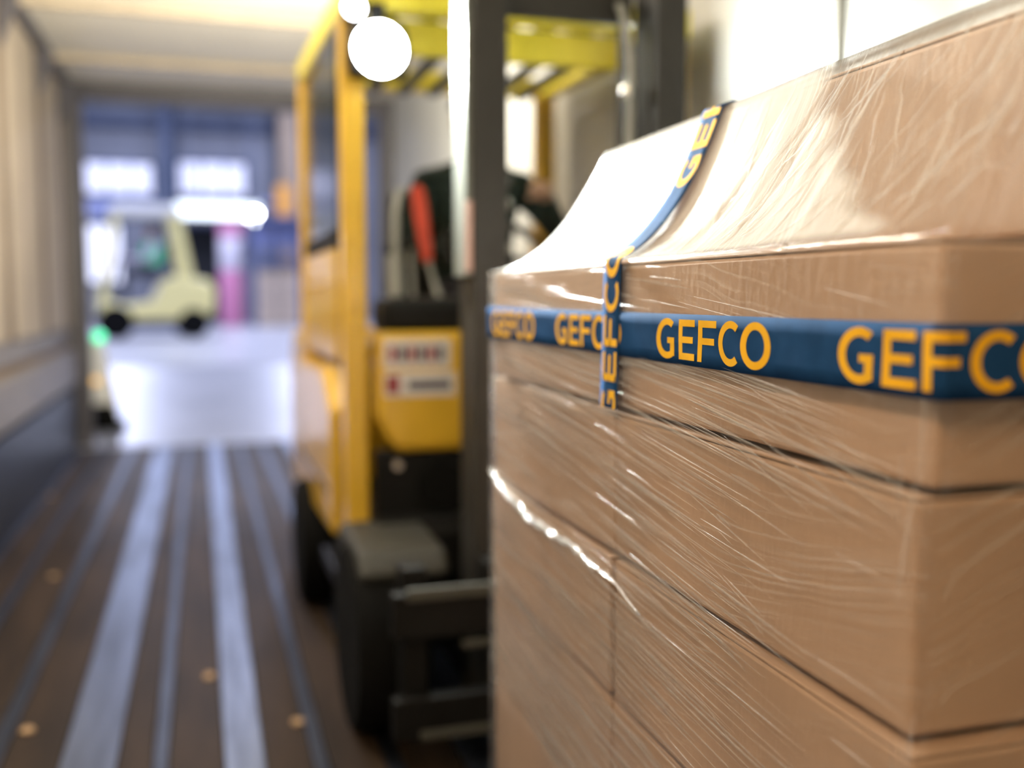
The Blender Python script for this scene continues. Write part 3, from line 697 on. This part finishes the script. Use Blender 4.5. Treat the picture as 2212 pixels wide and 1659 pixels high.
# ------------------------------------------------------------------ the forklift carrying the pallet
FX = .915
fk = thing('forklift', 'yellow and black forklift with glaring work lamp facing the wrapped pallet', 'forklift', (FX, 3.3, 0))
xl, xr = .41, 1.42
def both(f):
    for s in (-1, 1): f(s, lambda x, s=s: FX+s*(FX-x))      # mirror x given for the left side
bx('chassis', 'truck_black', fk, .44, 1.39, 2.72, 4.35, .14, .50, bevel=.02)
o = MB().prism([(4.2, .22), (4.78, .26), (4.86, .45), (4.84, .85), (4.70, 1.0), (4.2, 1.02)], 'x', .40, 1.43).build('counterweight', 'truck_yellow', fk, .04)
bx('tow_pin', 'steel', o, FX-.03, FX+.03, 4.85, 4.9, .4, .6)
for s in (0, 1):
    a, b = ((.375, .45), (1.38, 1.455))[s]
    o = MB().prism([(3.10, .40), (4.22, .36), (4.22, .90), (3.35, .92), (3.12, .80)], 'x', a, b).build('side_panel', 'truck_yellow', fk, .02)
    bx('panel_seam', 'truck_black', o, a-.003 if s == 0 else b, a if s == 0 else b+.003, 3.2, 4.18, .52, .535, bevel=0)
bx('hood', 'truck_yellow', fk, .47, 1.36, 3.45, 4.25, .50, .99, bevel=.03)
bx('floor_plate', 'truck_black', fk, .46, 1.37, 2.75, 3.45, .48, .52, bevel=.01)
# wheels
def wheel(x0, x1, y, r, w_='rubber'):
    cx = (x0+x1)/2; hw = (x1-x0)/2
    o = MB().lathe([(r*.55, -hw), (r*.93, -hw), (r, -hw*.7), (r, hw*.7), (r*.93, hw), (r*.55, hw)], (cx, y, r+.001), 'x', 36).build('wheel', 'rubber', fk, smooth=True)
    MB().lathe([(r*.2, -hw*.6), (r*.54, -hw*.7), (r*.54, hw*.7), (r*.2, hw*.6)], (cx, y, r+.001), 'x', 24).build('hub', 'truck_grey', o, smooth=True)
    for k in range(5):
        a = 2*PI*k/5; MB().lathe([(.0, -hw*.72), (.016, -hw*.7), (.016, -hw*.5)], (cx, y+r*.36*math.cos(a), r+r*.36*math.sin(a)), 'x', 8).build('wheel_nut', 'steel', o)
wheel(.345, .53, 2.60, .25); wheel(1.30, 1.485, 2.60, .25); wheel(.325, .47, 3.80, .23); wheel(1.36, 1.505, 3.80, .23)
for x0, x1 in ((.36, .59), (1.24, 1.47)):
    MB().prism([(2.42, .455), (2.47, .505), (2.82, .51), (2.88, .455), (2.86, .43), (2.44, .43)], 'x', x0, x1).build('fender', 'fender_grey', fk, .02)
    bx('step', 'truck_black', fk, x0 if x0 < 1 else x0+.03, x1-.03 if x0 < 1 else x1, 2.92, 3.28, .28, .33, bevel=.01)
# cowl with stickers
o = MB().prism([(.50, .74), (.53, .70), (1.30, .70), (1.33, .74), (1.36, .80), (1.36, 1.05), (.47, 1.05), (.47, .80)], 'y', 2.80, 2.90).build('cowl', 'truck_yellow', fk, .025)
bx('sticker', 'sticker_white', o, .49, .685, 2.7985, 2.7995, .945, 1.03, bevel=0)
for k in range(6): bx('sticker_mark', 'mark_red' if k % 2 == 0 else 'mark_dark', o, .505+k*.028, .525+k*.028, 2.797, 2.798, .965, 1.01, bevel=0)
bx('sticker', 'sticker_white', o, .49, .70, 2.7985, 2.7995, .865, .935, bevel=0)
bx('sticker_mark', 'mark_dark', o, .56, .685, 2.797, 2.798, .885, .91, bevel=0)
bx('sticker_mark', 'mark_red', o, .497, .535, 2.797, 2.798, .875, .925, bevel=0)
o = bx('front_plate', 'truck_black', fk, .47, 1.36, 2.82, 2.88, .50, .705, bevel=.01)
MB().lathe([(0, -.008), (.014, -.008), (.018, 0)], (.53, 2.815, .665), 'y', 14).build('bolt', 'steel', o, smooth=True)
MB().lathe([(.055, -.012), (.07, -.012), (.075, 0), (.055, .0)], (.66, 2.815, .60), 'y', 24).build('cable_port', 'rubber', o, smooth=True)
bx('dashboard', 'truck_black', fk, .50, 1.33, 2.86, 3.06, 1.04, 1.15, bevel=.03)
# overhead guard
for s in (0, 1):
    m = lambda x: x if s == 0 else 2*FX-x
    xs = lambda a, b: (min(m(a), m(b)), max(m(a), m(b)))
    a, b = xs(.384, .450); bx('front_post', 'truck_yellow', fk, a, b, 2.82, 2.90, .455, 1.93, bevel=.012)
    a, b = xs(.385, .465); bx('rear_post', 'truck_yellow', fk, a, b, 4.02, 4.10, .88, 2.03, bevel=.012)
    a, b = xs(.385, .46); MB().hexa([(a, 2.80, 1.93), (b, 2.80, 1.93), (b, 4.12, 1.98), (a, 4.12, 1.98), (a, 2.80, 2.02), (b, 2.80, 2.02), (b, 4.12, 2.07), (a, 4.12, 2.07)]).build('guard_rail', 'truck_lemon', fk, .012)
bx('side_window', 'tinted', fk, .405, .412, 3.12, 4.02, 1.36, 1.93, bevel=0)
bx('side_guard', 'truck_yellow', fk, .395, .425, 3.12, 4.02, .95, 1.30, bevel=.008); bx('window_trim', 'truck_black', fk, .398, .418, 3.10, 4.02, 1.30, 1.36, bevel=.004)
bx('guard_front_beam', 'truck_lemon', fk, .46, 1.37, 2.82, 2.90, 1.945, 2.02, bevel=.012)
bx('guard_visor', 'truck_lemon', fk, .46, 1.37, 2.90, 2.93, 1.845, 1.945, bevel=.006)
bx('guard_rear_beam', 'truck_lemon', fk, .465, 1.365, 4.03, 4.10, 1.98, 2.06, bevel=.012)
for k in range(7):
    x = .55+k*.1217; bx('guard_bar', 'truck_black', fk, x-.018, x+.018, 2.93, 4.03, 1.955, 1.99, bevel=.004)
# mast
for s in (0, 1):
    a, b = ((.63, .715), (1.105, 1.19))[s]
    o = MB().box(a, b, 2.33, 2.345, .06, 2.35).box(a, b, 2.455, 2.47, .06, 2.35).box(*((a, a+.018) if s == 0 else (b-.018, b)), 2.345, 2.455, .06, 2.35).build('mast_channel', 'mast_black', fk, .003)
    a2, b2 = ((.665, .712), (1.108, 1.155))[s]
    MB().box(a2, b2, 2.348, 2.452, .10, 2.30).build('inner_mast', 'mast_black', fk, .004)
    xc = ((.735), (1.085))[s]
    MB().tube([(xc, 2.50, .25), (xc, 2.50, 1.2)], .022, 14).build('lift_cylinder', 'truck_black', fk, smooth=True)
    MB().tube([(xc, 2.50, 1.2), (xc, 2.50, 2.3)], .013, 12).build('lift_rod', 'mast_black', fk, smooth=True)
bx('mast_side_plate', 'mast_silver', fk, .612, .6295, 2.345, 2.455, 1.20, 2.34, bevel=.003)
bx('decal', 'sticker_pink', fk, .613, .628, 2.3435, 2.3448, 1.21, 1.38, bevel=0)
for z0, z1 in ((.30, .38), (1.86, 1.94), (2.27, 2.35)): bx('mast_cross_member', 'mast_black', fk, .715, 1.105, 2.47, 2.50, z0, z1, bevel=.004)
MB().tube([(1.05, 2.44, 1.90), (1.055, 2.42, 1.86), (1.062, 2.40, 1.78), (1.066, 2.395, 1.68), (1.064, 2.40, 1.55), (1.064, 2.41, .6)], .011, 10).build('hose', 'hose_grey', fk, smooth=True)
MB().lathe([(0, -.022), (.014, -.017), (.019, 0), (.014, .017), (0, .022)], (1.0495, 2.385, 1.67), 'z', 14).build('hose_fitting', 'chrome', fk, smooth=True)
for k in range(26):
    z = .55+k*.05; MB().box(.7205, .7275, 2.42, 2.435, z, z+.042).build('chain_link', 'truck_black', fk)
# carriage and forks
bx('carriage_plate', 'truck_black', fk, .40, 1.43, 2.20, 2.24, .36, .47, bevel=.006)
bx('carriage_plate', 'truck_black', fk, .40, 1.43, 2.20, 2.24, .12, .22, bevel=.006)
bx('carriage_lip', 'truck_grey', fk, .43, 1.40, 2.185, 2.20, .455, .485, bevel=.004)
bx('carriage_lip', 'truck_grey', fk, .56, 1.27, 2.18, 2.20, .335, .352, bevel=.004)
bx('carriage_lip', 'truck_grey', fk, .46, 1.37, 2.18, 2.20, .125, .145, bevel=.004)
for x in (.46, .66, 1.17, 1.37): bx('carriage_upright', 'truck_black', fk, x-.03, x+.03, 2.24, 2.32, .10, .52, bevel=.006)
for x in (.755, 1.105):
    MB().prism([(2.20, .50), (2.155, .50), (2.155, .18), (2.12, .168), (.80, .168), (.78, .155), (.80, .145), (2.15, .125), (2.20, .135)], 'x', x-.055, x+.055).build('fork', 'truck_black', fk, .004)
# work lamps
for x, sg in ((.478, 1), (1.295, -1)):
    t = MB().prism([(x-.075, 1.745), (x+.075, 1.745), (x+.085, 1.80), (x+.075, 1.885), (x-.075, 1.885), (x-.085, 1.80)], 'y', 2.735, 2.80).build('work_lamp', 'truck_black', fk, .012)
    MB().lathe([(0, -.012), (.05, -.010), (.070, 0.004)], (x, 2.728, 1.815), 'y', 28).build('lens', 'lamp_lens', t, smooth=True)
    bx('bracket', 'truck_black', t, x-.02, x+.02, 2.76, 2.80, 1.885, 1.945, bevel=.003)
    l = bpy.data.lights.new('work_lamp_beam', 'AREA'); l.shape = 'DISK'; l.size = .12; l.energy = 170 if sg > 0 else 12; l.spread = math.radians(142); l.color = (.95, 1, .93)
    lo = bpy.data.objects.new('work_lamp_beam', l); COL.objects.link(lo); lo.location = (x, 2.712, 1.815)
    lo.rotation_euler = (Vector((-.34 if sg > 0 else 0, -1, -.12 if sg > 0 else -.25))).to_track_quat('-Z', 'Y').to_euler()
for x in (.56,):                                   # rear work lamp under the guard
    t = MB().prism([(x-.06, 1.88), (x+.06, 1.88), (x+.06, 1.975), (x-.06, 1.975)], 'y', 4.11, 4.17).build('rear_work_lamp', 'truck_black', fk, .01)
    MB().lathe([(0, .010), (.03, .008), (.04, 0)], (x, 4.172, 1.927), 'y', 24).build('lens', 'lamp_lens', t, smooth=True)
    l = bpy.data.lights.new('rear_lamp_beam', 'AREA'); l.shape = 'DISK'; l.size = .09; l.energy = 105; l.color = (1, .95, .82)
    lo = bpy.data.objects.new('rear_lamp_beam', l); COL.objects.link(lo); lo.location = (x, 4.19, 1.927)
    lo.rotation_euler = (Vector((-.15, 1, .45))).to_track_quat('-Z', 'Y').to_euler()
t = MB().box(.385, .445, 2.76, 2.80, 1.895, 1.955).build('marker_lamp', 'truck_black', fk, .006)
MB().lathe([(0, -.010), (.02, -.008), (.028, 0)], (.414, 2.758, 1.925), 'y', 18).build('lens', 'marker_lens', t, smooth=True)
# seat, belt, wheel, levers
seat = MB().prism([(3.28, .97), (3.30, 1.03), (3.42, 1.045), (3.76, 1.035), (3.80, .97)], 'x', .67, 1.16).build('seat', 'seat_dark', fk, .03)
MB().hexa([(.67, 3.72, 1.06), (1.16, 3.72, 1.06), (1.16, 3.84, 1.06), (.67, 3.84, 1.06), (.71, 3.86, 1.56), (1.12, 3.86, 1.56), (1.12, 3.94, 1.56), (.71, 3.94, 1.56)]).build('seat_back', 'seat_dark', fk, .035)
MB().hexa([(.665, 3.50, 1.07), (.70, 3.50, 1.07), (.70, 3.51, 1.07), (.665, 3.51, 1.07), (.73, 3.84, 1.50), (.775, 3.84, 1.50), (.775, 3.85, 1.50), (.73, 3.85, 1.50)]).build('seat_belt', 'truck_black', fk, .002)
o = MB().tube([(.715, 3.02, 1.12), (.70, 3.08, 1.20), (.69, 3.13, 1.28)], .009, 10).build('brake_lever', 'hose_grey', fk, smooth=True)
MB().tube([(.692, 3.12, 1.26), (.686, 3.14, 1.33), (.678, 3.16, 1.42), (.670, 3.17, 1.49), (.668, 3.172, 1.505)], [.016, .022, .026, .022, .010], 12).build('grip', 'belt_red', o, smooth=True)
ring = [(FX+.165*math.cos(a), 3.12+.12*math.sin(a), 1.30+.10*math.sin(a)) for a in [2*PI*i/32 for i in range(33)]]
o = MB().tube(ring, .014, 8, cap=False).build('steering_wheel', 'truck_black', fk, smooth=True)
for k in range(3):
    a = PI/2+2*PI*k/3; MB().tube([(FX, 3.12, 1.29), (FX+.16*math.cos(a), 3.12+.115*math.sin(a), 1.30+.097*math.sin(a))], .010, 8).build('spoke', 'truck_black', o, smooth=True)
MB().tube([(FX, 3.12, 1.285), (FX, 3.0, 1.12)], .03, 12).build('steering_column', 'truck_black', fk, smooth=True)
for k in range(3):
    o = MB().tube([(.62+k*.035-.06, 3.05, 1.14), (.62+k*.035-.06, 3.08, 1.28+.01*k)], .007, 8).build('lever', 'hose_grey', fk, smooth=True)
    MB().lathe([(0, -.02), (.016, -.012), (.018, 0), (.012, .016), (0, .02)], (.62+k*.035-.06, 3.082, 1.295+.01*k), 'z', 12).build('knob', 'truck_black', o, smooth=True)
for k in range(5):
    z = 1.22+k*.06; MB().tube([(.70, 2.66, z), (.72, 2.60, z-.01), (.76, 2.58, z+.005), (.80, 2.62, z)], .018, 10).build('ribbed_hose', 'hose_grey' if k % 2 else 'truck_grey', fk, smooth=True)
MB().tube([(.555, 2.95, 1.15), (.56, 2.96, 1.40), (.575, 2.98, 1.46), (.60, 3.0, 1.47)], .012, 10).build('grab_handle', 'hose_grey', fk, smooth=True)
MB().tube([(.60, 3.05, .52), (.60, 3.0, .85), (.575, 2.95, 1.05)], .03, 10).build('hydraulic_line', 'truck_black', fk, smooth=True)

seated_person('person in dark green jacket seated in the yellow forklift, hand raised at the wheel', (FX+.06, 3.60, 0), 0, 'jacket_green', 'trousers',
              ((.29, -.13, .33), (.155, -.36, .44)), ((-.27, -.18, .24), (-.14, -.40, .27)), 1.045)

# ------------------------------------------------------------------ the far forklift, side on in the hall
def far_forklift(loc, rz):
    r = thing('forklift', 'small pale cream forklift seen from the side in the bright hall', 'forklift', loc); r.rotation_euler = (0, 0, rz)
    def P(m, name, k, par=r, **kw): return m.build(name, k, par, local=True, **kw)
    P(MB().prism([(-.82, .38), (-.72, .30), (.75, .32), (1.02, .42), (1.06, .80), (.96, .98), (.42, 1.05), (.22, .99), (.05, .62), (-.45, .56), (-.62, .68), (-.82, .64)], 'y', -.52, .52), 'body', 'far_cream', bevel=.05)
    P(MB().box(-.70, .85, -.44, .44, .16, .33), 'chassis', 'far_dark', bevel=.02)
    for x, rd in ((-.55, .28), (.68, .25)):
        for y in (-.50, .38):
            o = P(MB().lathe([(rd*.5, -.06), (rd*.95, -.06), (rd, -.04), (rd, .10), (rd*.95, .12), (rd*.5, .12)], (x, y, rd), 'y', 28), 'wheel', 'rubber', smooth=True)
            P(MB().lathe([(.02, -.05), (rd*.49, -.05), (rd*.49, .1), (.02, .1)], (x, y, rd), 'y', 18), 'hub', 'far_white', o, smooth=True)
    for y in (-.46, .46):
        P(MB().bar((-.74, y, .62), (-.50, y, 2.08), .10, .08), 'front_post', 'far_cream', bevel=.01)
        P(MB().bar((.62, y, 1.0), (.42, y, 2.08), .17, .08), 'rear_post', 'far_cream', bevel=.01)
    P(MB().prism([(-.62, 2.06), (.56, 2.06), (.52, 2.16), (.40, 2.22), (-.42, 2.22), (-.58, 2.16)], 'y', -.52, .52), 'roof', 'far_white', bevel=.03)
    for s in (-1, 1):
        P(MB().box(-1.0, -.92, s*.36-.05, s*.36+.05, .10, 2.15), 'mast_channel', 'far_white', bevel=.01)
        P(MB().prism([(-1.06, .45), (-1.02, .45), (-1.02, .11), (-2.0, .08), (-2.0, .06), (-1.06, .06)], 'y', s*.25-.06, s*.25+.06), 'fork', 'far_dark', bevel=.004)
    P(MB().box(-1.02, -.98, -.45, .45, .25, .36), 'carriage', 'far_dark', bevel=.006)
    P(MB().box(-.12, .36, -.24, .24, .97, 1.05), 'seat', 'far_dark', bevel=.03)
    P(MB().box(.28, .38, -.24, .24, 1.10, 1.62), 'seat_back', 'far_dark', bevel=.03)
    ring = [(-.46+.05*math.sin(a), .16*math.cos(a), 1.30+.15*math.sin(a)) for a in [2*PI*i/24 for i in range(25)]]
    P(MB().tube(ring, .014, 8, cap=False), 'steering_wheel', 'far_dark', smooth=True)
    P(MB().tube([(-.46, 0, 1.30), (-.62, 0, .66)], .03, 10), 'steering_column', 'far_dark', smooth=True)
    return r
FL = (-.86, 18.2, ZH)
far_forklift(FL, .12)
seated_person('person in pale shirt and green vest seated in the cream forklift', (FL[0]+.10, FL[1]+.01, ZH), -PI/2+.12, 'shirt_pale', 'trousers',
              ((.28, -.12, .28), (.15, -.42, .30)), ((-.28, -.12, .28), (-.15, -.42, .30)), 1.05, vest='vest_green')

# ------------------------------------------------------------------ scraps on the floor
for (x, y, a), lab in zip([(-.607, 4.40, .3), (-.006, 3.075, 1.1), (.222, 2.665, 2.0), (-.86, 6.2, .5), (-.47, 2.82, .9)],
        ('pale wood chip on the floor board by the narrow strip', 'pale wood chip beside the bright metal strip', 'pale wood chip on the floor close to the forklift wheel', 'pale wood chip near the left kick plate', 'dull wood chip on the boards beside the widest strip')):
    m = MB(); n = 7
    ring = [(x+.019*random.uniform(.7, 1.1)*math.cos(a+2*PI*i/n), y+.024*random.uniform(.7, 1.1)*math.sin(a+2*PI*i/n)) for i in range(n)]
    m.prism(ring, 'z', .0002, .006)
    tag(m.build('wood_chip', 'chip_wood', None, .0015), lab, 'wood chip', 'scraps on the trailer floor')
